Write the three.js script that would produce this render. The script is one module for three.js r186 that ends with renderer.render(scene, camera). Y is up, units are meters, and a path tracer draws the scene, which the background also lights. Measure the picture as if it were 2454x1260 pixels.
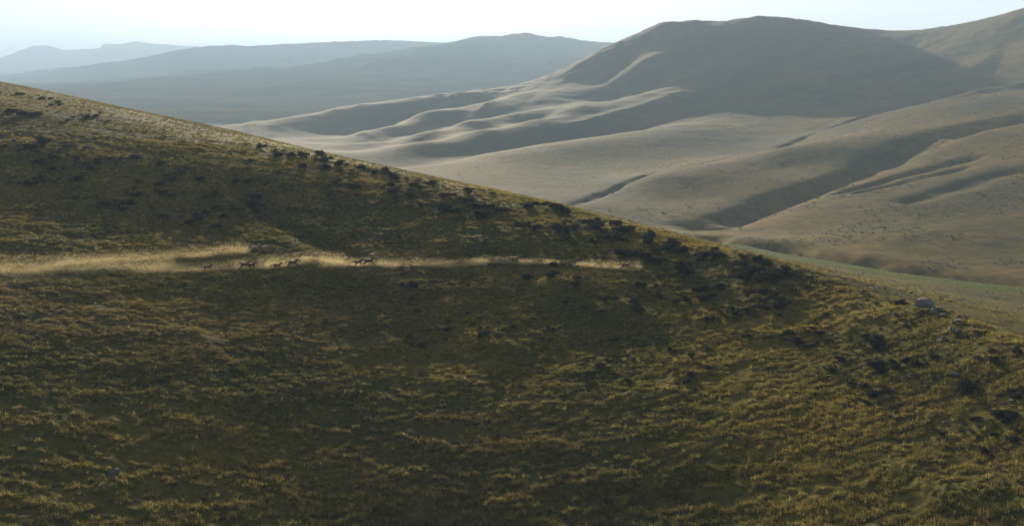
import * as THREE from 'three';
import { MarchingCubes } from 'three/addons/objects/MarchingCubes.js';
import { mergeGeometries, mergeVertices } from 'three/addons/utils/BufferGeometryUtils.js';

// ---------------------------------------------------------------- camera, sky, sun, exposure
const EYE = 150;                                     // camera height above the datum, metres
const F = 2125, CX = 1227, CY = 630, PITCH = 11.7 * Math.PI / 180;
const scene = new THREE.Scene();
const camera = new THREE.PerspectiveCamera(2 * Math.atan(CY / F) * 180 / Math.PI, 2454 / 1260, 1, 32000);
camera.position.set(0, EYE, 0);
camera.rotation.x = -PITCH;

const SUN_AZ = -8.5 * Math.PI / 180, SUN_EL = 10.5 * Math.PI / 180;
const SUN = new THREE.Vector3(Math.sin(SUN_AZ) * Math.cos(SUN_EL), Math.sin(SUN_EL), -Math.cos(SUN_AZ) * Math.cos(SUN_EL));

const sun = new THREE.DirectionalLight(new THREE.Color().setRGB(1, 0.88, 0.67), 5);
sun.position.copy(SUN).multiplyScalar(900).add(new THREE.Vector3(0, EYE - 40, -200));
sun.target.position.set(0, EYE - 40, -200);
sun.castShadow = true;
sun.shadow.mapSize.set(4096, 4096);
Object.assign(sun.shadow.camera, { left: -400, right: 400, top: 300, bottom: -300, near: 10, far: 2500 });
scene.add(sun, sun.target);

{ // clear morning sky: pale and warm round the low sun, deeper blue overhead and behind
  const W = 512, H = 256, d = new Float32Array(W * H * 4), v = new THREE.Vector3();
  for (let j = 0; j < H; j++) for (let i = 0; i < W; i++) {
    const phi = (i + 0.5) / W * 2 * Math.PI - Math.PI, el = ((j + 0.5) / H - 0.5) * Math.PI;
    v.set(Math.cos(el) * Math.cos(phi), Math.sin(el), Math.cos(el) * Math.sin(phi));
    const g = Math.acos(Math.min(1, v.dot(SUN))), e = Math.max(0, Math.sin(el));
    const hz = Math.exp(-e * 4.2), near = Math.exp(-g * 1.7), glow = Math.exp(-g * g / 0.09);
    const c = [0.018 + hz * 0.285 + near * 0.27 + glow * 0.20, 0.030 + hz * 0.265 + near * 0.265 + glow * 0.18, 0.058 + hz * 0.225 + near * 0.275 + glow * 0.15];
    d.set([...c, 1], (j * W + i) * 4);
  }
  const t = new THREE.DataTexture(d, W, H, THREE.RGBAFormat, THREE.FloatType);
  t.mapping = THREE.EquirectangularReflectionMapping; t.magFilter = THREE.LinearFilter; t.needsUpdate = true;
  scene.background = t; scene.environment = t;
}
const renderer = new THREE.WebGLRenderer({ antialias: true });
renderer.toneMapping = THREE.LinearToneMapping;
renderer.toneMappingExposure = 3.5;
renderer.shadowMap.enabled = true;
scene.fog = new THREE.FogExp2(new THREE.Color().setRGB(0.55, 0.755, 1.0), 0.00012);

// ---------------------------------------------------------------- helpers
function rng(seed) { let s = seed >>> 0; return () => { s = (s + 0x6D2B79F5) >>> 0; let t = s; t = Math.imul(t ^ (t >>> 15), t | 1); t ^= t + Math.imul(t ^ (t >>> 7), t | 61); return ((t ^ (t >>> 14)) >>> 0) / 4294967296; }; }
const lerp = (a, b, t) => a + (b - a) * t, clamp = (x, a = 0, b = 1) => x < a ? a : x > b ? b : x;
const sstep = (a, b, x) => { const t = clamp((x - a) / (b - a)); return t * t * (3 - 2 * t); };
const PERM = new Uint8Array(512), GX = new Float64Array(256), GY = new Float64Array(256);
{ const r = rng(7), p = [...Array(256).keys()]; for (let i = 255; i > 0; i--) { const j = Math.floor(r() * (i + 1)); [p[i], p[j]] = [p[j], p[i]]; }
  for (let i = 0; i < 512; i++) PERM[i] = p[i & 255]; for (let i = 0; i < 256; i++) { const a = r() * 2 * Math.PI; GX[i] = Math.cos(a); GY[i] = Math.sin(a); } }
function noise(x, y) { // gradient noise, about -0.7 .. 0.7
  const xi = Math.floor(x), yi = Math.floor(y), u = x - xi, v = y - yi, X = xi & 255, Y = yi & 255;
  const a = PERM[PERM[X] + Y], b = PERM[PERM[X + 1] + Y], c = PERM[PERM[X] + Y + 1], e = PERM[PERM[X + 1] + Y + 1];
  const s = u * u * u * (u * (u * 6 - 15) + 10), t = v * v * v * (v * (v * 6 - 15) + 10);
  return lerp(lerp(GX[a] * u + GY[a] * v, GX[b] * (u - 1) + GY[b] * v, s), lerp(GX[c] * u + GY[c] * (v - 1), GX[e] * (u - 1) + GY[e] * (v - 1), s), t);
}
function fbm(x, y, n = 4) { let a = 1, s = 0; for (let i = 0; i < n; i++) { s += a * noise(x + i * 17.3, y - i * 9.1); x *= 2.03; y *= 2.03; a *= 0.5; } return s; }
const ridged = (x, y) => 1 - Math.min(1, Math.abs(noise(x, y)) * 2.2);

const cp = Math.cos(PITCH), sp = Math.sin(PITCH);
function ray(px, py) { // unit direction of a photograph pixel
  const x = (px - CX) / F, y = (CY - py) / F, X = x, Y = y * cp - sp, Z = -y * sp - cp, l = Math.hypot(X, Y, Z);
  return [X / l, Y / l, Z / l];
}
const at = (px, py, d) => { const r = ray(px, py); return [r[0] * d, EYE + r[1] * d, r[2] * d]; };
const taken = {};
function numbered(n) { const k = taken[n] = (taken[n] ?? -1) + 1; return k ? n + '_' + String(k).padStart(3, '0') : n; }
function put(o, name, label, category, { kind, group } = {}) {
  o.name = numbered(name); o.userData = { label, category };
  if (kind) o.userData.kind = kind; if (group) o.userData.group = group;
  o.traverse(c => { c.castShadow = c.receiveShadow = true; }); scene.add(o); return o;
}
function polyDist(P, x, z) { // distance to a polyline in plan, height at the foot, arc length
  let best = 1e18, h = 0, s = 0, side = 0;
  for (let i = 0; i + 1 < P.length; i++) {
    const a = P[i], b = P[i + 1], ux = b[0] - a[0], uz = b[2] - a[2], L = ux * ux + uz * uz;
    const t = clamp(((x - a[0]) * ux + (z - a[2]) * uz) / L), dx = x - a[0] - t * ux, dz = z - a[2] - t * uz, q = dx * dx + dz * dz;
    if (q < best) { best = q; h = a[1] + (b[1] - a[1]) * t; s = a[3] + Math.sqrt(L) * t; side = ux * dz - uz * dx; }
  }
  return [Math.sqrt(best), h, s, Math.sign(side)];
}
function line(list) { const P = list.map(p => at(...p)); P[0][3] = 0; for (let i = 1; i < P.length; i++) P[i][3] = P[i - 1][3] + Math.hypot(P[i][0] - P[i - 1][0], P[i][2] - P[i - 1][2]); return P; }

// ---------------------------------------------------------------- the near hillside: thin-plate surface through surveyed points
const SURVEY = [
  [-500, 1450, 100], [0, 1450, 98.5], [700, 1450, 97.5], [1227, 1450, 96.5], [1900, 1450, 92], [2454, 1450, 88], [3000, 1450, 86],
  [-400, 1260, 111], [0, 1260, 109.5], [600, 1260, 108.5], [1227, 1260, 106.5], [1850, 1260, 102], [2454, 1260, 98], [2800, 1260, 95],
  [-400, 950, 137], [0, 950, 135.5], [600, 950, 134.5], [1227, 950, 132.5], [1850, 950, 127], [2300, 1000, 118], [2454, 1050, 112], [2750, 1060, 109],
  [0, 780, 159], [600, 780, 158.7], [1227, 790, 155], [1700, 800, 150], [2000, 850, 139.5],
  [-400, 645, 190], [0, 645, 187], [400, 645, 186], [800, 640, 185.5], [1227, 636, 184], [1500, 640, 181], [1700, 680, 172], [2000, 760, 154],
  [0, 480, 234], [400, 490, 231], [800, 530, 215],
  [-400, 315, 300], [0, 325, 296], [300, 340, 291], [600, 365, 284], [900, 425, 259], [1200, 500, 226], [1600, 600, 195], [1900, 680, 172.5], [2220, 790, 142], [2454, 890, 125],
  [-400, 150, 640], [0, 203, 620], [300, 263, 480], [600, 325, 385], [900, 395, 315], [1200, 465, 260], [1330, 492, 245], [1600, 565, 213], [1900, 652, 180.5], [2220, 752, 149], [2454, 850, 131], [2750, 960, 117],
  [2454, 812, 150], [2220, 728, 170], [1900, 641, 200], [1600, 560, 240],
  [2454, 776, 250], [2454, 722, 400], [2140, 676, 400], [2454, 690, 470], [1690, 580, 330], [1850, 618, 300], [2000, 650, 290], [2140, 690, 280], [1690, 566, 650], [1850, 604, 580], [2000, 628, 540], [2140, 652, 510], [2800, 740, 440], [2750, 830, 225], [3100, 820, 480],
  [-400, 205, 950], [0, 240, 900], [0, 300, 1150], [600, 380, 560], [600, 420, 780], [300, 330, 760], [300, 380, 1000], [1200, 535, 440], [1200, 580, 620], [1500, 560, 430], [1500, 545, 740], [-500, 300, 1200],
].map(p => at(...p));
function thinPlate(pts, S, soft) { // thin-plate spline through [x, y, z] points
  const n = pts.length, m = n + 3, A = [], U = r2 => r2 > 1e-12 ? 0.5 * r2 * Math.log(r2) : 0;
  for (let i = 0; i < m; i++) { A.push(new Float64Array(m + 1)); }
  for (let i = 0; i < n; i++) { const [x, y, z] = pts[i];
    for (let j = 0; j < n; j++) { const dx = (x - pts[j][0]) * S, dz = (z - pts[j][2]) * S; A[i][j] = U(dx * dx + dz * dz) + (i === j ? soft : 0); }
    A[i][n] = A[n][i] = 1; A[i][n + 1] = A[n + 1][i] = x * S; A[i][n + 2] = A[n + 2][i] = z * S; A[i][m] = y; }
  for (let c = 0; c < m; c++) { let p = c; for (let r = c + 1; r < m; r++) if (Math.abs(A[r][c]) > Math.abs(A[p][c])) p = r; [A[c], A[p]] = [A[p], A[c]];
    for (let r = c + 1; r < m; r++) { const f = A[r][c] / A[c][c]; if (f) for (let k = c; k <= m; k++) A[r][k] -= f * A[c][k]; } }
  const w = new Float64Array(m); for (let r = m - 1; r >= 0; r--) { let s = A[r][m]; for (let k = r + 1; k < m; k++) s -= A[r][k] * w[k]; w[r] = s / A[r][r]; }
  return (x, z) => { let s = w[n] + w[n + 1] * x * S + w[n + 2] * z * S; for (let j = 0; j < n; j++) { const dx = (x - pts[j][0]) * S, dz = (z - pts[j][2]) * S; s += w[j] * U(dx * dx + dz * dz); } return s; };
}
function lattice(f, x0, z0, step, nx, nz) { // keep a smooth surface on a coarse lattice and read it back bicubically
  const L = new Float64Array(nx * nz);
  for (let j = 0; j < nz; j++) for (let i = 0; i < nx; i++) L[j * nx + i] = f(x0 + i * step, z0 + j * step);
  const cr = (p0, p1, p2, p3, t) => p1 + 0.5 * t * (p2 - p0 + t * (2 * p0 - 5 * p1 + 4 * p2 - p3 + t * (3 * (p1 - p2) + p3 - p0)));
  return (x, z) => {
    const u = clamp((x - x0) / step, 1, nx - 3), v = clamp((z - z0) / step, 1, nz - 3), i = Math.floor(u), j = Math.floor(v), a = u - i, b = v - j;
    const row = k => { const o = (j + k) * nx + i; return cr(L[o - 1], L[o], L[o + 1], L[o + 2], a); };
    return cr(row(-1), row(0), row(1), row(2), b);
  };
}
const smoothGround = lattice(thinPlate(SURVEY, 0.01, 0.002), -880, -1300, 8, 210, 166);
const onGround = (px, py) => { // first meeting of a sight line with the smooth hillside
  const r = ray(px, py); let d = 60, p = 60; for (; d < 900; d *= 1.012) { if (EYE + r[1] * d < smoothGround(r[0] * d, r[2] * d)) break; p = d; }
  if (d >= 900) return null;
  for (let k = 0; k < 18; k++) { const m = (p + d) / 2; if (EYE + r[1] * m < smoothGround(r[0] * m, r[2] * m)) d = m; else p = m; }
  return [r[0] * d, 0, r[2] * d];
};
const gully = [[540, 425], [590, 470], [650, 515], [720, 555], [790, 590], [860, 625]].map(p => onGround(...p));
gully.forEach((p, i) => { p[3] = i; });
const mounds = [[90, 1075, 1.5, .5], [160, 1120, 1.3, .4], [60, 1160, 1.2, .4], [265, 1165, 1.7, .75], [190, 1180, 1.2, .4], [30, 1190, 1.2, .5], [370, 1225, 1.5, .5], [250, 1100, 1, .35], [120, 1210, 1.6, .5],
  [930, 1080, 1.6, .5], [1000, 1130, 1.2, .4], [1185, 1200, 1.4, .45], [1010, 1200, 1.6, .4], [2245, 1180, 2.2, .7], [2320, 1190, 2.6, .9], [2180, 1130, 1.6, .5], [2210, 1160, 1.2, .4], [1510, 960, 2, .5], [1610, 940, 2.6, .7], [1880, 955, 1.6, .4],
  [60, 350, 5, 1.4], [130, 380, 4, 1.0], [20, 420, 5, 1.0], [1335, 682, 3.2, 1.3], [1375, 700, 2.4, 0.9], [1480, 735, 3.2, 1.0], [1550, 755, 3, 0.9], [1160, 818, 3, 1.0], [1220, 830, 2.4, 0.8], [985, 702, 2.6, 1.0], [1060, 735, 2.4, 0.7]].map(([x, y, r, h]) => { const p = onGround(x, y); return [p[0], p[2], r, h]; });
function relief(x, z) { // hummocks, terracettes and the worn gully
  const r = Math.hypot(x, z);
  let h = 0.8 * fbm(x / 38, z / 38, 3) + 0.42 * fbm(x / 9 + 40, z / 9, 3) + 0.16 * fbm(x / 3.2, z / 2.6 + 8, 2) + 0.24 * Math.abs(noise(x / 3.4, z / 1.25)) + 0.10 * noise(x / 0.9 + 9, z / 0.8);
  if (r > 420) h *= lerp(1, 0.5, sstep(420, 600, r));
  if (x > -160 && x < 0 && z < -150 && z > -300) { const [q] = polyDist(gully, x, z); h -= 1.9 * Math.exp(-q * q / 7) * (0.7 + 0.5 * noise(x / 6, z / 6)); }
  for (const m of mounds) { const dx = x - m[0], dz = z - m[1], q = (dx * dx + dz * dz) / (m[2] * m[2]); if (q < 6) h += 0.8 * m[3] * Math.exp(-q * 0.9) * (1 + 0.7 * noise(x * 1.4, z * 1.4)); }
  return h;
}
const brow = line([[-700, 300, 305], [-400, 315, 300], [0, 325, 296], [300, 340, 291], [600, 362, 290], [900, 418, 270], [1200, 480, 250], [1330, 494, 246], [1600, 567, 213], [1900, 655, 180], [2220, 757, 149], [2454, 855, 131], [2750, 965, 117]]);
const beyond = (x, z) => { const [d, , , side] = polyDist(brow, x, z); return side > 0 ? -d : d; };   // metres past the brow, towards the valley
const creek = line([[1500, 545, 740], [1690, 566, 650], [1850, 604, 580], [2000, 628, 540], [2140, 652, 510], [2454, 690, 470], [2800, 740, 440], [3200, 800, 420]]);
const trail = [[-100, 655], [80, 648], [250, 642], [480, 636], [600, 634], [760, 634], [900, 638], [1040, 637], [1170, 633], [1346, 631], [1430, 638], [1540, 645]].map(p => onGround(...p)); trail.forEach((p, i) => { p[3] = i; });
const ground = (x, z) => { const bd = beyond(x, z); let y = smoothGround(x, z) + relief(x, z) * lerp(1, 0.35, sstep(2, 25, bd)); if (Math.abs(bd) < 22) y += 1.1 * Math.exp(-bd * bd / 45) * sstep(15, 60, x); if (x > 80 && z < -280) { const [d, , , side] = polyDist(creek, x, z); if (side < 0) y -= 14 * sstep(3, 12, d); } const r = Math.hypot(x, z); if (r > 600) y -= (r - 600) * 0.25 * sstep(-0.24, -0.12, x / -z); return y; };
const spot = (px, py) => { const p = onGround(px, py); if (p) p[1] = ground(p[0], p[2]); return p; };

// polar sheet: even detail as seen from the valley air, no texture from the picture
function sheet(name, az0, az1, na, r0, r1, nr, height, colour, mat, label, category) {
  const pos = new Float32Array((na + 1) * (nr + 1) * 3), col = new Float32Array(pos.length), uv = new Float32Array((na + 1) * (nr + 1) * 2), idx = new Uint32Array(na * nr * 6);
  let k = 0, q = 0;
  for (let j = 0; j <= nr; j++) { const r = r0 * Math.pow(r1 / r0, j / nr);
    for (let i = 0; i <= na; i++) { const a = (az0 + (az1 - az0) * i / na) * Math.PI / 180, x = Math.sin(a) * r, z = -Math.cos(a) * r, y = height(x, z);
      pos[k * 3] = x; pos[k * 3 + 1] = y; pos[k * 3 + 2] = z; uv[k * 2] = x; uv[k * 2 + 1] = z; colour(x, z, y, col, k * 3); k++; } }
  for (let j = 0; j < nr; j++) for (let i = 0; i < na; i++) { const a = j * (na + 1) + i, b = a + na + 1; idx[q++] = a; idx[q++] = a + 1; idx[q++] = b; idx[q++] = b; idx[q++] = a + 1; idx[q++] = b + 1; }
  const g = new THREE.BufferGeometry(); g.setAttribute('position', new THREE.BufferAttribute(pos, 3)); g.setAttribute('color', new THREE.BufferAttribute(col, 3)); g.setAttribute('uv', new THREE.BufferAttribute(uv, 2)); g.setIndex(new THREE.BufferAttribute(idx, 1)); g.computeVertexNormals();
  return put(new THREE.Mesh(g, mat), name, label, category, { kind: 'structure' });
}
const STRAW = [0.218, 0.165, 0.040], OLIVE = [0.080, 0.085, 0.022], SOIL = [0.076, 0.062, 0.043], GREEN = [0.075, 0.100, 0.026], HEATH = [0.030, 0.033, 0.025], LUSH = [0.085, 0.115, 0.014];
const mix3 = (a, b, t) => [lerp(a[0], b[0], t), lerp(a[1], b[1], t), lerp(a[2], b[2], t)];
function grassTone(x, z) { // dry, olive and bare patches
  const a = fbm(x / 26, z / 22, 4), b = fbm(x / 5 + 70, z / 5, 3), c = fbm(x / 60 - 30, z / 60 + 11, 3);
  let t = mix3(OLIVE, STRAW, clamp(0.42 + a * 0.7 + b * 0.35)); t = mix3(t, SOIL, clamp(0.25 + c * 0.9 + b * 0.4) * 0.7);
  return t;
}
const greenSpots = [[760, 540, 14], [900, 545, 16], [1040, 520, 12], [1160, 510, 10], [1130, 560, 12]].map(([x, y, r]) => { const p = onGround(x, y); return [p[0], p[2], r]; });
function nearColour(x, z, y, c, k) {
  let t = grassTone(x, z);
  for (const g of greenSpots) { const q = Math.hypot(x - g[0], z - g[1]) / g[2]; if (q < 1.6) t = mix3(t, GREEN, 0.8 * sstep(1.25, 0.4, q + 0.5 * fbm(x / 6, z / 6, 3))); }
  if (x > 100 && z < -300) { const [d] = polyDist(creek, x, z); t = mix3(t, LUSH, sstep(60, 22, d + 30 * fbm(x / 30, z / 30, 2))); }
  const n = 0.72 + 0.25 * noise(x * 1.3, z * 1.3); c[k] = t[0] * n; c[k + 1] = t[1] * n; c[k + 2] = t[2] * n;
}
function grainTexture(seed, n = 512) { // seamless fine mottling of turf
  const r = rng(seed), d = new Uint8Array(n * n * 4), a = new Float32Array(n * n);
  for (const [cells, amp] of [[16, 0.5], [48, 0.6], [128, 0.7], [256, 0.5]]) { const g = Float32Array.from({ length: cells * cells }, () => r() - 0.5);
    for (let j = 0; j < n; j++) for (let i = 0; i < n; i++) { const u = i / n * cells, v = j / n * cells, x = Math.floor(u), y = Math.floor(v), s = u - x, t = v - y, X = (x + 1) % cells, Y = (y + 1) % cells;
      a[j * n + i] += amp * lerp(lerp(g[y * cells + x], g[y * cells + X], s), lerp(g[Y * cells + x], g[Y * cells + X], s), t); } }
  for (let i = 0; i < n * n; i++) { const v = clamp(0.72 + a[i] * 0.42) * 255; d.set([v, v, v, 255], i * 4); }
  const t = new THREE.DataTexture(d, n, n); t.wrapS = t.wrapT = THREE.RepeatWrapping; t.magFilter = THREE.LinearFilter; t.minFilter = THREE.LinearMipmapLinearFilter; t.generateMipmaps = true; t.needsUpdate = true; return t;
}
const grain = grainTexture(3); grain.repeat.set(1 / 23, 1 / 23);
const grainFar = grainTexture(5); grainFar.repeat.set(1 / 210, 1 / 210);
const turf = new THREE.MeshPhysicalMaterial({ name: 'turf', specularIntensity: 0.03, specularColor: new THREE.Color().setRGB(1, 0.85, 0.5), vertexColors: true, roughness: 1, map: grain, side: THREE.DoubleSide });
const downs = new THREE.MeshPhysicalMaterial({ name: 'downs', specularIntensity: 0.05, specularColor: new THREE.Color().setRGB(1, 0.85, 0.5), vertexColors: true, roughness: 1, map: grainFar, side: THREE.DoubleSide });

const range = new THREE.MeshPhysicalMaterial({ name: 'mountain turf', specularIntensity: 0, vertexColors: true, roughness: 1, map: grainFar, side: THREE.DoubleSide });
sheet('hillside', -42, 42, 860, 62, 1000, 680, ground, nearColour, turf, 'rough grassy hillside sloping down across the frame with scattered scrub', 'hillside');

// ---------------------------------------------------------------- valley, foothills and mountains behind
const VALLEY = [
  // creek and the lit slope above it
  [1690, 566, 660], [1850, 604, 590], [2000, 628, 550], [2140, 652, 520], [2454, 690, 480], [2800, 740, 450], [3100, 780, 430], [1500, 545, 750], [2454, 900, 330], [1900, 760, 380], [1400, 640, 480], [900, 560, 700], [0, 480, 900], [-500, 460, 950],
  [2150, 560, 640], [2150, 480, 800], [2150, 400, 1000], [2150, 310, 1230], [2454, 600, 600], [2454, 500, 740], [2454, 400, 900], [2454, 265, 1300], [2800, 500, 700], [2800, 380, 900], [2800, 225, 1350],
  [1900, 560, 690], [1900, 480, 860], [1900, 400, 1060], [1900, 352, 1150], [2050, 325, 1200], [2280, 288, 1270], [1700, 392, 1080], [1600, 530, 780], [1600, 480, 900], [1560, 425, 1005], [1400, 485, 880],
  // stream behind it
  [1360, 489, 890], [1480, 446, 1010], [1600, 408, 1150], [1720, 384, 1250], [1850, 362, 1340], [2000, 308, 1580], [2150, 268, 1760], [2300, 236, 1900],
  [2000, 312, 1420], [2100, 274, 1500], [2250, 243, 1580], [2454, 220, 1640], [2800, 190, 1700],
  // foothill spurs (crest, then the hollow behind)
  [1000, 420, 1150], [1150, 470, 960], [1300, 430, 1130], [1300, 395, 1260], [1450, 378, 1330], [1600, 350, 1430],
  [850, 425, 1200], [993, 399, 1280], [1156, 370, 1400], [1287, 347, 1480], [1400, 331, 1540], [1500, 317, 1600], [1600, 302, 1680], [1000, 405, 1420], [1156, 376, 1540], [1287, 352, 1620], [1400, 335, 1690], [1500, 320, 1740],
  [750, 363, 1550], [1010, 340, 1650], [1156, 310, 1750], [1286, 285, 1850], [1352, 262, 1950], [860, 361, 1680], [1010, 345, 1760], [1156, 316, 1850], [1286, 291, 1940],
  [895, 340, 1780], [1026, 314, 1870], [1123, 288, 1980], [1208, 272, 2060], [1302, 255, 2150], [1400, 230, 2330], [895, 346, 1900], [1026, 320, 2000], [1123, 295, 2090], [1208, 278, 2170],
  [760, 330, 1990], [928, 301, 2100], [1006, 268, 2250], [1150, 245, 2380], [1250, 222, 2480], [760, 334, 2120], [928, 307, 2260], [1006, 275, 2380], [1150, 251, 2500],
  [540, 298, 2450], [700, 275, 2520], [863, 250, 2580], [1026, 231, 2640], [1123, 219, 2680], [1319, 185, 2760], [540, 312, 2700], [700, 300, 2850], [863, 280, 2950], [1026, 262, 3000], [1200, 225, 3050],
  // the big mountain: crest, front, back
  [1400, 140, 2790], [1470, 105, 2800], [1530, 80, 2800], [1600, 52, 2800], [1640, 53, 2800], [1665, 48, 2800], [1710, 60, 2790], [1760, 47, 2770], [1820, 40, 2750], [1900, 46, 2740], [2000, 65, 2720], [2100, 82, 2700], [2180, 80, 2620], [2250, 75, 2550], [2350, 55, 2450], [2454, 28, 2350], [2700, -10, 2300], [3000, -40, 2250],
  [1470, 180, 2500], [1470, 235, 2290], [1400, 185, 2600], [1530, 150, 2450], [1530, 225, 2180], [1600, 130, 2430], [1600, 210, 2140], [1600, 265, 1940], [1700, 125, 2420], [1700, 205, 2110], [1700, 275, 1850], [1820, 120, 2400], [1820, 200, 2080], [1820, 280, 1780], [1820, 336, 1510], [1950, 130, 2390], [1950, 215, 2060], [1950, 285, 1740], [2100, 150, 2380], [2100, 220, 2050], [2300, 140, 2200], [2300, 200, 1980], [2454, 100, 2150], [2454, 170, 1950], [2800, 60, 2000], [2800, 130, 1850],
  [1400, 190, 3200], [1600, 95, 3400], [1820, 85, 3400], [2100, 130, 3400], [2454, 60, 3000], [2800, 40, 2900], [1200, 262, 3500], [800, 262, 3600], [400, 262, 3600], [0, 262, 3600], [-500, 262, 3600], [0, 380, 1500], [-500, 380, 1500], [0, 300, 2500], [-500, 300, 2500], [400, 330, 2000], [500, 400, 1300],
].map(p => at(...p));
const basin = lattice(thinPlate(VALLEY, 0.002, 0.0002), -2600, -3900, 20, 260, 190);
const ridges = [ // crest, half width, size and strength of the ribs down its flanks, profile
  { P: [[-700, 190, 12600], [-300, 170, 12800], [-100, 152, 13000], [0, 137, 13000], [50, 119, 13000], [85, 107, 13000], [112, 107, 13000], [150, 119, 13000], [235, 115, 13000], [247, 104, 13000], [290, 104, 13000], [330, 98, 13000], [370, 104, 13000], [480, 111, 13000], [620, 113, 13000]], w: 2600, rib: 800, k: 0.35, p: 0.95 },
  { P: [[60, 240, 6400], [130, 222, 6800], [220, 200, 7200], [300, 176, 7600], [400, 134, 8200], [470, 113, 8500], [550, 107, 8700], [600, 110, 8800], [700, 104, 8900], [800, 100, 9000], [920, 95, 9100], [1060, 102, 9200], [1300, 115, 9300]], w: 1400, rib: 480, k: 0.4, p: 1.1 },
  { P: [[430, 290, 3900], [560, 271, 4050], [700, 243, 4250], [798, 218, 4450], [900, 196, 4700], [1000, 180, 5000], [1100, 165, 5300]], w: 260, rib: 190, k: 0.25, p: 1.15 },
  { P: [[960, 132, 6800], [1050, 106, 6600], [1110, 97, 6550], [1150, 86, 6500], [1200, 86, 6500], [1260, 78, 6500], [1310, 88, 6500], [1345, 87, 6500], [1400, 97, 6500], [1470, 102, 6500], [1700, 105, 6500]], w: 1350, rib: 380, k: 0.35, p: 1.1 },
  { P: [[1760, 566, 640], [1850, 578, 600], [1950, 588, 572], [2030, 594, 556], [2110, 612, 540]], w: 22, rib: 60, k: 0.1, p: 2 },
  { P: [[2230, 238, 1880], [2300, 186, 1990], [2380, 132, 2110], [2454, 92, 2200], [2600, 40, 2260]], w: 130, rib: 70, k: 0.5, p: 1.2 },
  { P: [[2130, 282, 1660], [2250, 236, 1700], [2380, 206, 1740], [2500, 190, 1780]], w: 80, rib: 60, k: 0.4, p: 1.3 },
  { P: [[1390, 288, 1800], [1460, 268, 1880], [1540, 246, 1980], [1640, 215, 2080]], w: 60, rib: 60, k: 0.35, p: 1.3 },
].map((r, i) => { const far = [1.3, 1.05, 1.1, 1.15][i] ?? 1; return { ...r, w: r.w * far * ([1.3, 2.1, 1, 2.1][i] ?? 1), rib: r.rib * far, P: line(r.P.map(p => [p[0], p[1], p[2] * far])) }; });
const MASSIF = line([[1123, 219, 2680], [1319, 185, 2760], [1470, 105, 2800], [1600, 52, 2800], [1820, 40, 2750], [2100, 82, 2700], [2250, 75, 2550], [2454, 28, 2350], [2800, -20, 2280]]);
const cuts = [ // [course, half width, depth]
  [[[1240, 520, 830], [1360, 488, 880], [1440, 456, 960], [1490, 440, 1010], [1540, 428, 1060], [1600, 404, 1160], [1700, 385, 1240], [1850, 358, 1340], [1930, 330, 1450], [2000, 300, 1580], [2150, 262, 1760], [2300, 230, 1900]], 9, 6],
  [[[1700, 530, 760], [1880, 474, 880], [1960, 445, 930], [2020, 424, 970], [2090, 390, 1020], [2180, 352, 1100], [2300, 322, 1180], [2454, 292, 1240]], 24, 13],
  [[[2010, 455, 890], [2120, 425, 930], [2230, 398, 960], [2330, 380, 990]], 12, 6],
  [[[2060, 468, 870], [2180, 438, 900], [2300, 408, 930]], 8, 4],
  [[[1690, 565, 660], [1850, 604, 600], [2000, 628, 560], [2140, 655, 520], [2454, 690, 480], [2800, 740, 450]], 15, 11],
  [[[1840, 592, 605], [1950, 612, 575], [2060, 628, 552], [2120, 645, 530]], 15, 6],
  [[[2180, 510, 800], [2350, 450, 860], [2454, 425, 900]], 14, 5],
].map(([p, w, d]) => [line(p), w, d]);

const plain = r => EYE - 128 - 0.003 * Math.max(0, r - 3600);
function land(x, z) {
  const r = Math.hypot(x, z), k = 7; let sum = 0; const wx = fbm(x / 300, z / 300, 3) * 26 * sstep(1500, 2500, r), wz = fbm(x / 300 + 50, z / 300, 3) * 26 * sstep(1500, 2500, r);
  const f = r < 3600 ? lerp(basin(x, z), plain(r), sstep(2950, 3600, r)) : plain(r);
  for (const q of ridges) {
    const [d, h, s] = polyDist(q.P, x + wx, z + wz), H = h - f; if (H <= 0 || d > q.w * 3.4) continue;
    const u = d / q.w; let e = H * Math.exp(-Math.pow(u, q.p)) * (1 - sstep(1.7, 2.8, u)) * (q.w > 350 ? sstep(2900, 6600, r) : 1);
    const far = sstep(0.05, 0.5, u), rb = ridged(s / q.rib + 0.5 * noise(d / q.rib, s / q.rib), d / (q.rib * 4)) * 0.65 + ridged(s / q.rib * 2.7 + 5, d / (q.rib * 2)) * 0.35;
    e *= 1 - q.k * far * (1 - rb); e *= 1 + 0.02 * fbm(s / (q.rib * 0.25), d / (q.rib * 0.4), 3);
    if (e > 0) sum += Math.exp(e / k) - 1;
  }
  let y = f + k * Math.log(1 + sum);
  if (r > 1250 && r < 3500) { const [d, , s] = polyDist(MASSIF, x, z), g = sstep(30, 350, d) * (1 - sstep(650, 1000, d)); // ribs and gullies worn into the massif
    if (g > 0 || d < 60) y -= 5 * g * (1 - ridged(x / 170 + 0.6 * noise(d / 160, x / 160), d / 800)) - (1.1 + 3 * (1 - sstep(50, 220, d))) * fbm(x / 45, z / 60, 4); }
  for (const [P, w, dp] of cuts) { const [d] = polyDist(P, x + fbm(x / 60, z / 60, 2) * 7, z + fbm(x / 60 + 9, z / 60, 2) * 7); if (d < w * 3) y -= dp * Math.exp(-Math.pow(d / w, 2)) * (0.8 + 0.6 * noise(x / 40, z / 40)); }
  y += (0.9 + 0.8 * sstep(3000, 6000, r)) * fbm(x / 150, z / 150, 3) + 0.3 * fbm(x / 16, z / 16, 3);
  return y;
}
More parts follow.
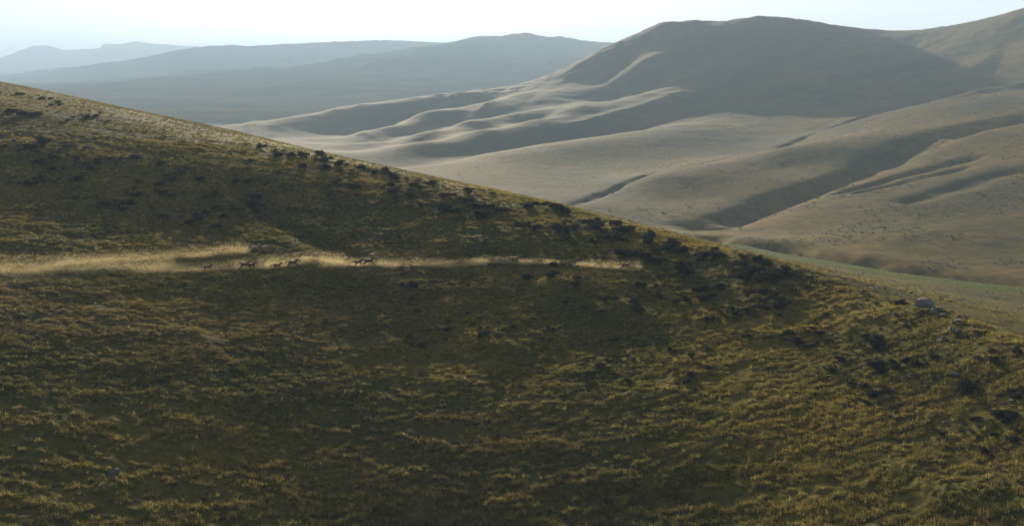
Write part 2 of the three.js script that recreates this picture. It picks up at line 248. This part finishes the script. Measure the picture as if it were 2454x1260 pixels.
function farColour(x, z, y, c, k) {
  const r = Math.hypot(x, z), a = fbm(x / 190, z / 190, 4), b = fbm(x / 35 + 70, z / 35, 3), e = fbm(x / 520 - 8, z / 520 + 3, 3);
  let t = mix3(OLIVE, STRAW, clamp(0.6 + a * 0.8 + b * 0.6)); t = mix3(t, SOIL, clamp(0.2 + e * 0.8 + b * 0.5) * 0.6);
  t = mix3(t, HEATH, clamp(0.22 + 0.6 * fbm(x / 260 + 31, z / 260, 4)));   // patches of dark heath everywhere
  if (r < 800) { const [d] = polyDist(creek, x, z); t = mix3(t, LUSH, sstep(15, 6, d + 6 * b)); }
  const v = 0.78 + 0.4 * noise(x / 9, z / 9) + 0.3 * noise(x / 4, z / 30); c[k] = t[0] * v * 1.06; c[k + 1] = t[1] * v * 0.88; c[k + 2] = t[2] * v * 0.45;
}
sheet('valley_hills', -44, 44, 900, 330, 3150, 600, land, farColour, downs, 'dry grass foothills and gullies of the valley beyond the near hillside', 'hills');
sheet('mountains', -44, 44, 900, 3140, 24000, 380, land, farColour, range, 'hazy blue mountain ridges closing the far side of the valley', 'mountains');

// ---------------------------------------------------------------- grass tussocks on the near hillside
function tuftGeometry(seed, blades) {
  const r = rng(seed), p = [];
  for (let i = 0; i < blades; i++) { const a = r() * 6.283, o = r() * 0.13, lean = 0.05 + r() * 0.16, h = 0.16 + r() * 0.20, b = a + (r() - 0.5) * 1.5, w = 0.022 + r() * 0.022, x = Math.cos(a) * o, z = Math.sin(a) * o, wx = -Math.sin(b) * w, wz = Math.cos(b) * w;
    p.push(x - wx, -0.04, z - wz, x + wx, -0.04, z + wz, x + Math.cos(b) * lean, h, z + Math.sin(b) * lean); }
  const g = new THREE.BufferGeometry(); g.setAttribute('position', new THREE.BufferAttribute(new Float32Array(p), 3)); g.computeVertexNormals(); return g;
}
const bladeMat = new THREE.MeshPhysicalMaterial({ name: 'grass blade', color: 0xffffff, roughness: 1, transmission: 0.35, thickness: 0, side: THREE.DoubleSide, specularIntensity: 0.1 });
const M4 = new THREE.Matrix4(), Q4 = new THREE.Quaternion(), V1 = new THREE.Vector3(), V2 = new THREE.Vector3(), UPV = new THREE.Vector3(0, 1, 0), KC = new THREE.Color();
{
  const N = 380000, r = rng(21), im = new THREE.InstancedMesh(tuftGeometry(4, 9), bladeMat, N);
  let n = 0;
  while (n < N) {
    const R = 66 * Math.pow(640 / 66, Math.pow(r(), 0.9)), a = (r() - 0.5) * 1.24, x = Math.sin(a) * R, z = -Math.cos(a) * R;
    const patch = 0.2 + 0.9 * fbm(x / 10, z / 4.5, 3) + 0.5 * noise(x / 30 + 5, z / 30) + 1.3 * noise(x / 1.9, z / 1.1);
    if (r() > patch) continue; if (z < -150 && z > -200 && x < 40 && polyDist(trail, x, z)[0] < 1.5 + 5 * r()) continue; if (mounds.some(m => Math.hypot(x - m[0], z - m[1]) < m[2] * 0.9 && r() < 0.7)) continue;
    if (beyond(x, z) > 6 && r() < (x > 20 ? 0.93 : 0.72)) continue;
    const s = (0.85 + 0.8 * r()) * lerp(0.95, 1.5, sstep(90, 350, R)), h = s * (0.45 + 0.8 * r() * r() + 0.15 * r());
    M4.compose(V1.set(x, ground(x, z), z), Q4.setFromAxisAngle(UPV, r() * 6.283), V2.set(s, h, s)); im.setMatrixAt(n, M4);
    const t = grassTone(x, z), k = 0.58 + 1.02 * r(), dry = Math.pow(r(), 4) * 0.7; KC.setRGB(lerp(t[0] * k, 0.42, dry), lerp(t[1] * k, 0.33, dry), lerp(t[2] * k, 0.11, dry)); im.setColorAt(n, KC); n++;
  }
  put(im, 'grass', 'short dry grass tussocks covering the near hillside', 'grass', { kind: 'stuff' });
}

// ---------------------------------------------------------------- scrub
function shrubGeometry(seed, faces) { // leaf-sized faces spread through an uneven crown
  const r = rng(seed), p = [], lobes = Array.from({ length: 6 }, () => [(r() - 0.5) * 0.8, 0.28 + r() * 0.30, (r() - 0.5) * 0.7, 0.22 + r() * 0.16]);
  for (let i = 0; i < faces; i++) { const L = lobes[i % 6], a = r() * 6.283, c = 2 * r() - 1, q = Math.sqrt(1 - c * c), rad = L[3] * Math.pow(r(), 0.4), x = L[0] + Math.cos(a) * q * rad, y = Math.max(0.02, L[1] + c * rad * 0.9), z = L[2] + Math.sin(a) * q * rad, w = 0.05 + r() * 0.06;
    const u = [r() - 0.5, r() - 0.5, r() - 0.5].map(v => v * 2.4 * w), v = [r() - 0.5, r() - 0.5, r() - 0.5].map(t => t * 2.4 * w);
    p.push(x - u[0], y - u[1], z - u[2], x + v[0], y + v[1], z + v[2], x + u[0] * 0.4 - v[0], y + w, z + u[2] - v[2] * 0.4); }
  for (let i = 0; i < 8; i++) { const L = lobes[i % 6]; p.push(-0.02, -0.15, 0, 0.02, -0.15, 0.01, L[0], L[1] + 0.1, L[2]); }
  const g = new THREE.BufferGeometry(); g.setAttribute('position', new THREE.BufferAttribute(new Float32Array(p), 3)); g.computeVertexNormals(); return g;
}
const scrubMats = [[0.030, 0.032, 0.024], [0.027, 0.034, 0.018], [0.038, 0.032, 0.025]].map((c, i) => new THREE.MeshPhysicalMaterial({ name: 'scrub ' + i, color: new THREE.Color().setRGB(...c), roughness: 1, transmission: 0.15, thickness: 0, side: THREE.DoubleSide, specularIntensity: 0.1 }));
const shrubShapes = [0, 1, 2, 3, 4].map(i => shrubGeometry(50 + i, 520));
const CREST = [[-200, 170], [0, 215], [300, 270], [600, 330], [900, 400], [1200, 468], [1330, 495], [1600, 568], [1900, 655], [2220, 755], [2454, 855], [2600, 930]];
const crestY = x => { for (let i = 0; i + 1 < CREST.length; i++) if (x <= CREST[i + 1][0]) return lerp(CREST[i][1], CREST[i + 1][1], (x - CREST[i][0]) / (CREST[i + 1][0] - CREST[i][0])); return 930; };
const plots = [ // x range, drop below the crest line, how many, size, how clumped, label, group
  [0, 620, 8, 60, 40, [0.5, 1.5], 0.12, 'shrub on the sunlit grass shoulder', 'shrubs on the sunlit shoulder'],
  [0, 620, 105, 240, 170, [0.7, 1.7], 0, 'shrub on the shaded upper slope', 'shrubs on the shaded slope'],
  [620, 1150, 14, 75, 150, [0.7, 1.9], 0.05, 'shrub along the middle crest', 'shrubs on the middle crest'],
  [1150, 1900, 6, 75, 190, [0.7, 1.9], 0, 'shrub along the descending crest', 'shrubs on the descending crest'],
  [620, 1250, 75, 190, 150, [0.4, 1.1], 0.05, 'shrub between crest and dust trail', 'shrubs above the dust trail'],
  [1250, 1950, 70, 200, 170, [0.5, 1.2], 0.05, 'shrub on the slope past the herd', 'shrubs on the slope past the herd'],
  [1900, 2454, 8, 110, 150, [0.3, 0.8], 0.1, 'shrub on the stony crest', 'shrubs on the stony crest'],
  [1950, 2454, 110, 270, 130, [0.3, 0.9], 0.1, 'shrub below the stony crest', 'shrubs below the stony crest'],
  [950, 1700, 210, 420, 150, [0.35, 0.9], 0.12, 'shrub below the dust trail', 'shrubs below the dust trail'],
];
{
  const r = rng(77), all = [];
  for (const [x0, x1, o0, o1, n, [s0, s1], cl, label, group] of plots) {
    let made = 0, tries = 0;
    while (made < n && tries++ < n * 40) {
      const px = lerp(x0, x1, r()), py = crestY(px) + lerp(o0, o1, Math.pow(r(), 1.25)), p = spot(px, py); if (!p) continue;
      if (fbm(p[0] / 11 + 3, p[2] / 11 - 8, 2) < cl - 0.08) continue;
      const s = 1.55 * lerp(s0, s1, Math.pow(r(), 2)); all.push({ p, s, see: s / Math.hypot(p[0], p[2]), label, group, a: r() * 6.28, f: 0.55 + 0.4 * r(), w: 0.8 + 0.5 * r(), v: Math.floor(r() * 5), m: Math.floor(r() * 3) }); made++;
    }
  }
  // the clumps that stand out in the photograph
  for (const [px, py, s, k] of [[20, 272, 1.7, 3], [55, 278, 2.1, 3], [85, 280, 1.6, 2], [215, 282, 1.5, 3], [50, 225, 1.2, 3], [110, 240, 1.2, 3], [130, 248, 1.2, 3], [760, 372, 2.0, 2], [785, 380, 1.5, 2], [935, 410, 1.7, 2], [1330, 675, 1.5, 3], [1370, 695, 1.2, 2], [985, 695, 1.2, 3], [1165, 812, 1.1, 4], [1290, 468, 1.5, 3], [1345, 492, 1.6, 3], [1725, 690, 1.4, 3], [2160, 735, 1.1, 3], [2090, 880, 1.1, 3], [2310, 925, 1.2, 3], [2400, 1000, 1.2, 4], [1460, 720, 1.1, 3], [1530, 745, 1.1, 4]]) for (let i = 0; i < k; i++) {
    const p = spot(px + (r() - 0.5) * 30, Math.max(py + (r() - 0.5) * 12, crestY(px) + 4)); if (!p) continue; const q = plots.find(t => px >= t[0] && px <= t[1] && py - crestY(px) <= t[3] + 30) ?? plots[8];
    all.push({ p, s: s * 1.4, see: 1 + s, label: q[7], group: q[8], a: r() * 6.28, f: 0.7, w: 1.1, v: i, m: i % 3 });
  }
  all.sort((a, b) => b.see - a.see);
  const SIZE = ['wide', 'mid-sized', 'small'], TONE = ['dark grey green', 'dark green', 'dark brownish'], top300 = all.slice(0, 300);
  for (const g of new Set(top300.map(o => o.group))) { // tell the shrubs of one plot apart by size, tone and how far along the plot they stand
    const q = top300.filter(o => o.group === g), at3 = v => v.sort((a, b) => a - b), X = at3(q.map(o => o.p[0] / -o.p[2])), S = at3(q.map(o => o.s * o.w)), n = q.length;
    for (const o of q) { const i = X.indexOf(o.p[0] / -o.p[2]) / n, j = S.indexOf(o.s * o.w) / n; o.label = (j > 0.66 ? SIZE[0] : j > 0.33 ? SIZE[1] : SIZE[2]) + ' ' + TONE[o.m] + ' ' + o.label + ', ' + ['at its left end', 'near its left end', 'left of its middle', 'just left of its middle', 'just right of its middle', 'right of its middle', 'near its right end', 'at its right end'][Math.floor(i * 8)]; }
  }
  top300.forEach(o => { const m = new THREE.Mesh(shrubShapes[o.v], scrubMats[o.m]); m.position.set(...o.p); m.position.y -= 0.05; m.rotation.y = o.a; m.scale.set(o.s * o.w, o.s * o.f, o.s); put(m, 'shrub', o.label, 'shrub', { group: o.group }); });
  const rest = all.slice(300);
  for (let i = 0; i < 13000; i++) { const R = 75 * Math.pow(430 / 75, r()), a = (r() - 0.5) * 1.16, x = Math.sin(a) * R, z = -Math.cos(a) * R; if (fbm(x / 14 + 3, z / 14 - 8, 3) < 0.08) continue; rest.push({ p: [x, ground(x, z), z], s: lerp(0.3, 1.0, r() * r()) * lerp(0.8, 1.3, sstep(100, 300, R)), a: r() * 6.28, f: 0.6, w: 1.1 }); }
  const im = new THREE.InstancedMesh(shrubGeometry(60, 130), scrubMats[0], rest.length);
  rest.forEach((o, i) => im.setMatrixAt(i, M4.compose(V1.set(...o.p), Q4.setFromAxisAngle(UPV, o.a), V2.set(o.s * o.w, o.s * o.f, o.s))));
  put(im, 'scrub', 'small dark scrub plants scattered through the grass of the near hillside', 'scrub', { kind: 'stuff' });
}
{ // scrub dotting the slopes across the valley
  const r = rng(91), list = [];
  for (let i = 0; i < 16000 && list.length < 4200; i++) { const R = 520 * Math.pow(1900 / 520, r()), a = lerp(-0.1, 0.62, Math.sqrt(r())), x = Math.sin(a) * R, z = -Math.cos(a) * R; if (fbm(x / 70, z / 70, 3) < 0.05) continue; list.push([x, z, lerp(0.8, 3.0, r() * r())]); }
  const im = new THREE.InstancedMesh(shrubGeometry(61, 60), scrubMats[0], list.length);
  list.forEach(([x, z, s], i) => im.setMatrixAt(i, M4.compose(V1.set(x, land(x, z), z), Q4.setFromAxisAngle(UPV, i), V2.set(s * 1.3, s * 0.8, s))));
  put(im, 'valley_scrub', 'tiny dark scrub dots on the slopes across the valley', 'scrub', { kind: 'stuff' });
}

// ---------------------------------------------------------------- stones
function stoneGeometry(seed) {
  const g = mergeVertices(new THREE.IcosahedronGeometry(1, 2).deleteAttribute('uv').deleteAttribute('normal')), P = g.attributes.position, r = rng(seed), o = r() * 50;
  const cutsN = Array.from({ length: 9 }, () => { const a = r() * 6.28, c = 2 * r() - 1, q = Math.sqrt(1 - c * c); return [Math.cos(a) * q, c, Math.sin(a) * q, 0.45 + r() * 0.3]; });
  for (let i = 0; i < P.count; i++) { V1.fromBufferAttribute(P, i); for (const c of cutsN) { const d = V1.x * c[0] + V1.y * c[1] + V1.z * c[2] - c[3]; if (d > 0) { V1.x -= d * c[0]; V1.y -= d * c[1]; V1.z -= d * c[2]; } } V1.multiplyScalar(1 + 0.14 * fbm(V1.x * 2 + o, V1.y * 2 + V1.z * 1.7, 3)); P.setXYZ(i, V1.x, V1.y, V1.z); }
  const f = g.toNonIndexed(); f.computeVertexNormals(); return f;
}
const stoneShapes = [1, 2, 3, 4].map(stoneGeometry);
const stoneMats = [[0.085, 0.08, 0.075], [0.115, 0.11, 0.105], [0.06, 0.056, 0.05]].map((c, i) => new THREE.MeshPhysicalMaterial({ name: 'stone ' + i, specularIntensity: 0.2, color: new THREE.Color().setRGB(...c), roughness: 0.95 }));
const STONE_MID = { 'stones on the right crest': 775, 'stones in the rubble': 945, 'stones below the trail': 725, 'rocks of the shaded outcrop': 375 };
const stoneCount = {};
function stone(px, py, s, label, group, f = 0.6, v = 0, m = 0, a = 0) { if (group) { const k = stoneCount[group] = (stoneCount[group] ?? 0) + 1; label = (s > 0.5 ? 'larger' : s > 0.38 ? 'mid-sized' : 'small') + ['', ' pale', ' dark'][m % 3] + ' ' + label + ['', ', on its uphill side', ', on its downhill side'][py < STONE_MID[group] - 15 ? 1 : py > STONE_MID[group] + 15 ? 2 : 0]; } const p = spot(px, py); if (!p) return; const o = new THREE.Mesh(stoneShapes[v % 4], stoneMats[m % 3]); o.position.set(p[0], p[1] + s * f * 0.25, p[2]); o.rotation.set(0.2 * Math.sin(a * 3), a, 0.2 * Math.cos(a * 5)); o.scale.set(s * 1.15, s * f, s * 0.9); put(o, 'boulder', label, 'boulder', group ? { group } : {}); }
stone(2215, 748, 1.55, 'largest pale grey boulder, standing on the stony crest at right', null, 0.75, 0, 1, 0.4);
stone(2238, 760, 0.8, 'small boulder leaning against the foot of the largest pale boulder', null, 0.7, 1, 1, 1.4);
stone(272, 1135, 0.75, 'lone grey boulder among the burrow mounds at the bottom left', null, 0.8, 2, 0, 0.2);
stone(2300, 790, 0.9, 'grey boulder a little downhill from the largest pale boulder', null, 0.6, 3, 0, 2.2);
{ const r = rng(31);
  for (let i = 0; i < 16; i++) stone(2110 + r() * 210, crestY(2110 + i * 12) + 10 + r() * 34, 0.3 + 0.4 * r(), 'stone on the crest around the largest boulder', 'stones on the right crest', 0.65, i, i, r() * 6);
  for (let i = 0; i < 22; i++) stone(2060 + r() * 390, 870 + r() * 150, 0.25 + 0.35 * r(), 'stone in the rubble on the golden right slope', 'stones in the rubble', 0.6, i, i, r() * 6);
  for (let i = 0; i < 14; i++) stone(1280 + r() * 330, 670 + r() * 110, 0.25 + 0.3 * r(), 'stone on the slope below the front of the dust', 'stones below the trail', 0.6, i, 2 + i, r() * 6);
  for (let i = 0; i < 12; i++) stone(20 + r() * 300, 345 + r() * 60, 0.4 + 0.7 * r(), 'rock of the shaded outcrop at upper left', 'rocks of the shaded outcrop', 0.7, i, i, r() * 6);
}

// ---------------------------------------------------------------- the running herd
function bodyMesh(bones, res = 88, half = 1.5, k = 0.06) {
  const mc = new MarchingCubes(res, new THREE.MeshBasicMaterial(), false, false, 60000), f = mc.field, step = 2 / res;
  for (let z = 0; z < res; z++) for (let y = 0; y < res; y++) for (let x = 0; x < res; x++) {
    const X = (-1 + x * step) * half, Y = (-1 + y * step) * half + 0.95, Z = (-1 + z * step) * half; let d = 1e9;
    if (Math.abs(Z) < 0.55) for (const [a, ra, b, rb] of bones) {
      const ux = b[0] - a[0], uy = b[1] - a[1], uz = b[2] - a[2], t = clamp(((X - a[0]) * ux + (Y - a[1]) * uy + (Z - a[2]) * uz) / (ux * ux + uy * uy + uz * uz));
      const e = Math.hypot(X - a[0] - t * ux, Y - a[1] - t * uy, Z - a[2] - t * uz) - lerp(ra, rb, t);
      const h = Math.max(k - Math.abs(d - e), 0) / k; d = Math.min(d, e) - h * h * k * 0.25; }
    f[x + y * res + z * res * res] = -Math.min(d, 1);
  }
  mc.isolation = 0; mc.update(); const n = mc.count, pos = new Float32Array(n * 3);
  for (let i = 0; i < n; i++) { pos[i * 3] = mc.positionArray[i * 3] * half; pos[i * 3 + 1] = mc.positionArray[i * 3 + 1] * half + 0.95; pos[i * 3 + 2] = mc.positionArray[i * 3 + 2] * half; }
  const g = mergeVertices(new THREE.BufferGeometry().setAttribute('position', new THREE.BufferAttribute(pos, 3)), 1e-3); g.computeVertexNormals(); return g;
}
const trunk = [
  [[0.42, 1.06, 0], 0.26, [0, 1.02, 0], 0.265], [[0, 1.02, 0], 0.265, [-0.45, 1.08, 0], 0.26], [[0.42, 1.06, 0], 0.26, [0.58, 1.12, 0], 0.2], [[-0.45, 1.08, 0], 0.26, [-0.66, 1.06, 0], 0.17],
  [[0.50, 1.16, 0], 0.20, [0.80, 1.42, 0], 0.125], [[0.80, 1.42, 0], 0.125, [0.98, 1.54, 0], 0.10], [[0.98, 1.54, 0], 0.105, [1.13, 1.42, 0], 0.085], [[1.13, 1.42, 0], 0.08, [1.32, 1.25, 0], 0.055],
  [[0.95, 1.6, 0.05], 0.03, [0.95, 1.72, 0.06], 0.014], [[0.95, 1.6, -0.05], 0.03, [0.95, 1.72, -0.06], 0.014]];
const leg = (pts, rad) => pts.slice(1).map((p, i) => [pts[i], rad[i], p, rad[i + 1]]);
const foreR = [0.15, 0.085, 0.052, 0.038, 0.05], hindR = [0.21, 0.15, 0.075, 0.048, 0.038, 0.05];
const strides = [
  [...leg([[0.45, 0.98, 0.14], [0.68, 0.78, 0.15], [0.98, 0.56, 0.15], [1.20, 0.33, 0.15], [1.28, 0.25, 0.15]], foreR), ...leg([[0.45, 0.98, -0.14], [0.60, 0.72, -0.15], [0.84, 0.50, -0.15], [0.98, 0.20, -0.15], [1.05, 0.12, -0.15]], foreR),
   ...leg([[-0.48, 1.02, 0.12], [-0.42, 0.78, 0.15], [-0.78, 0.56, 0.15], [-0.98, 0.24, 0.15], [-1.04, 0.14, 0.15], [-1.03, 0.09, 0.15]], hindR), ...leg([[-0.48, 1.02, -0.12], [-0.40, 0.76, -0.15], [-0.66, 0.50, -0.15], [-0.78, 0.16, -0.15], [-0.78, 0.07, -0.15], [-0.74, 0.05, -0.15]], hindR)],
  [...leg([[0.45, 0.98, 0.14], [0.58, 0.74, 0.15], [0.70, 0.50, 0.15], [0.46, 0.36, 0.15], [0.38, 0.42, 0.15]], foreR), ...leg([[0.45, 0.98, -0.14], [0.46, 0.72, -0.15], [0.40, 0.46, -0.15], [0.26, 0.16, -0.15], [0.24, 0.06, -0.15]], foreR),
   ...leg([[-0.48, 1.02, 0.12], [-0.30, 0.78, 0.15], [-0.50, 0.50, 0.15], [-0.26, 0.20, 0.15], [-0.20, 0.10, 0.15], [-0.16, 0.05, 0.15]], hindR), ...leg([[-0.48, 1.02, -0.12], [-0.34, 0.76, -0.15], [-0.62, 0.52, -0.15], [-0.50, 0.20, -0.15], [-0.46, 0.09, -0.15], [-0.42, 0.05, -0.15]], hindR)],
];
const bodies = strides.map(s => bodyMesh([...trunk, ...s]));
const maneShape = bodyMesh([[[0.50, 1.38, 0], 0.05, [0.70, 1.52, 0], 0.06], [[0.70, 1.52, 0], 0.06, [0.93, 1.66, 0], 0.055], [[0.93, 1.66, 0], 0.05, [1.06, 1.58, 0], 0.035]]);
const tailShape = bodyMesh([[[-0.78, 1.18, 0], 0.055, [-1.0, 1.14, 0], 0.075], [[-1.0, 1.14, 0], 0.075, [-1.25, 0.92, 0], 0.06], [[-1.25, 0.92, 0], 0.06, [-1.36, 0.74, 0], 0.02]]);
const coat = (r, g, b, name) => new THREE.MeshStandardMaterial({ name, color: new THREE.Color().setRGB(r, g, b), roughness: 0.7 });
const COATS = { bay: coat(0.085, 0.042, 0.022, 'bay coat'), dark: coat(0.035, 0.022, 0.016, 'dark brown coat'), chestnut: coat(0.13, 0.06, 0.028, 'chestnut coat'), grey: coat(0.20, 0.18, 0.16, 'grey coat'), dun: coat(0.17, 0.12, 0.07, 'dun coat') }, hair = coat(0.014, 0.011, 0.009, 'dark horse hair');
const herd = [ // photograph foot point, coat, stride, turn, size, label
  [497, 651, 'dark', 0, 0.1, 0.86, 'small dark brown horse galloping last, behind the rest of the herd'],
  [586, 649, 'bay', 0, 0.05, 1.12, 'bay horse with black mane galloping in the lower row behind two others'],
  [603, 648, 'dark', 1, -0.05, 1.0, 'dark brown horse half hidden on the far side of the trailing bay horse'],
  [610, 606, 'grey', 0, 0.0, 1.0, 'grey horse with dark head at the upper edge of the dust'],
  [636, 606, 'dun', 1, 0.1, 1.0, 'pale dun horse just ahead of the grey one on the upper dust edge'],
  [664, 649, 'chestnut', 1, 0.05, 1.0, 'chestnut horse close behind the dark maned one in the middle group'],
  [701, 644, 'bay', 0, 0.0, 1.15, 'large bay horse with thick dark mane leading the middle group'],
  [712, 625, 'dark', 1, 0.05, 1.0, 'dark horse behind and uphill of the large bay leader'],
  [757, 621, 'chestnut', 0, 0, 0.9, 'chestnut horse alone at the tip of a thin bright dust streak'],
  [829, 622, 'dark', 1, 0.1, 1.0, 'dark horse on the uphill side of the group at mid trail'],
  [858, 642, 'bay', 1, 0, 1.0, 'bay horse on the downhill side of the group at mid trail'],
  [883, 640, 'dark', 0, -0.05, 1.15, 'large dark horse at the front of the group at mid trail'],
  [893, 622, 'dun', 0, 0.05, 1.0, 'pale dun horse uphill of the large dark one at mid trail'],
  [1232, 627, 'chestnut', 0, 0.0, 1.05, 'chestnut horse in the bright dust of the leading stretch'],
  [1372, 634, 'dark', 1, 0.1, 0.85, 'small dark horse between the two leading dust streaks'],
  [1499, 643, 'chestnut', 0, -0.3, 1.1, 'chestnut horse leading the whole herd at the head of the dust'],
];
for (const [px, py, c, st, turn, s, label] of herd) {
  const p = spot(px, py), h = new THREE.Group(), b = new THREE.Mesh(bodies[st], COATS[c]), m = new THREE.Mesh(maneShape, hair), t = new THREE.Mesh(tailShape, hair);
  b.name = 'body'; m.name = 'mane'; t.name = 'tail'; h.add(b, m, t); h.position.set(p[0], p[1] - 0.02, p[2]); h.rotation.y = turn; h.scale.setScalar(s);
  put(h, 'horse', label, 'horse', { group: 'horses of the running herd' });
}

// ---------------------------------------------------------------- dust kicked up by the hooves: clouds of airborne specks
const speck = new THREE.BufferGeometry(); speck.setAttribute('position', new THREE.BufferAttribute(new Float32Array([-1, -0.6, 0, 1, -0.6, 0, 0, 1.1, 0]), 3)); speck.computeVertexNormals();
const dustMat = new THREE.MeshPhysicalMaterial({ name: 'dust', color: new THREE.Color().setRGB(0.64, 0.53, 0.29), roughness: 1, transmission: 0.5, thickness: 0, side: THREE.DoubleSide, specularIntensity: 0 });
const plumes = [ // course in the photograph (tail to head), height at tail and head, half depth, specks, label
  [[[-60, 655], [80, 650], [250, 645], [420, 643]], 2.6, 2.2, 3.0, 16000, 'broad thin pale dust haze drifting behind the herd at the far left'],
  [[[90, 640], [300, 625], [480, 618], [600, 612]], 1.6, 2.0, 1.6, 15000, 'upper dust streak trailing from the grey and dun horses'],
  [[[300, 654], [430, 652], [560, 648], [600, 647]], 1.2, 1.6, 1.2, 9000, 'lower dust streak trailing from the bay horse with black mane'],
  [[[600, 645], [660, 640], [760, 632], [830, 632]], 2.0, 1.8, 1.8, 14000, 'dust around the middle group of horses'],
  [[[690, 628], [730, 626], [770, 625]], 0.5, 0.5, 0.35, 3000, 'thin bright dust streak uphill of the middle group'],
  [[[760, 645], [830, 640], [890, 638], [960, 640]], 1.4, 1.2, 1.4, 9000, 'dust around the group of horses at mid trail'],
  [[[930, 640], [1040, 636], [1130, 634], [1170, 632]], 1.5, 0.9, 1.2, 8500, 'faint golden dust between the mid trail group and the leaders'],
  [[[1120, 632], [1220, 629], [1300, 630], [1346, 630]], 1.3, 0.6, 0.7, 8500, 'brightest dust streak, around the chestnut horse of the leading stretch'],
  [[[1350, 634], [1430, 638], [1500, 642], [1535, 645]], 0.9, 1.5, 0.9, 8000, 'dust behind the horse that leads the herd'],
];
plumes.forEach(([course, h0, h1, depth, n, label], k) => {
  const r = rng(500 + k), P = course.map(c => spot(...c)), im = new THREE.InstancedMesh(speck, dustMat, n *= 2), gauss = () => (r() + r() + r() + r() - 2) * 0.85, E3 = new THREE.Euler();
  for (let i = 0; i < n;) {
    const u = r(), f = u * (P.length - 1), j = Math.min(P.length - 2, Math.floor(f)), t = f - j, x = lerp(P[j][0], P[j + 1][0], t) + gauss() * 0.8, z = lerp(P[j][2], P[j + 1][2], t) + gauss() * depth, y = -Math.log(1 - r() * 0.97) * 0.4 * lerp(h0, h1, u);
    if (r() > 0.62 + 0.75 * fbm(x / 5.5 + k, y * 1.1 + z / 6, 2)) continue; if ((u < 0.16 || u > 0.97) && r() > Math.min(u / 0.16, (1 - u) / 0.03)) continue;
    const s = 0.022 + 0.022 * r(); M4.compose(V1.set(x, ground(x, z) + y, z), Q4.setFromEuler(E3.set(r() * 6.28, r() * 6.28, r() * 6.28)), V2.set(s, s, s)); im.setMatrixAt(i++, M4);
  }
  put(im, 'dust_cloud', label, 'dust', { kind: 'stuff' });
});

renderer.render(scene, camera);
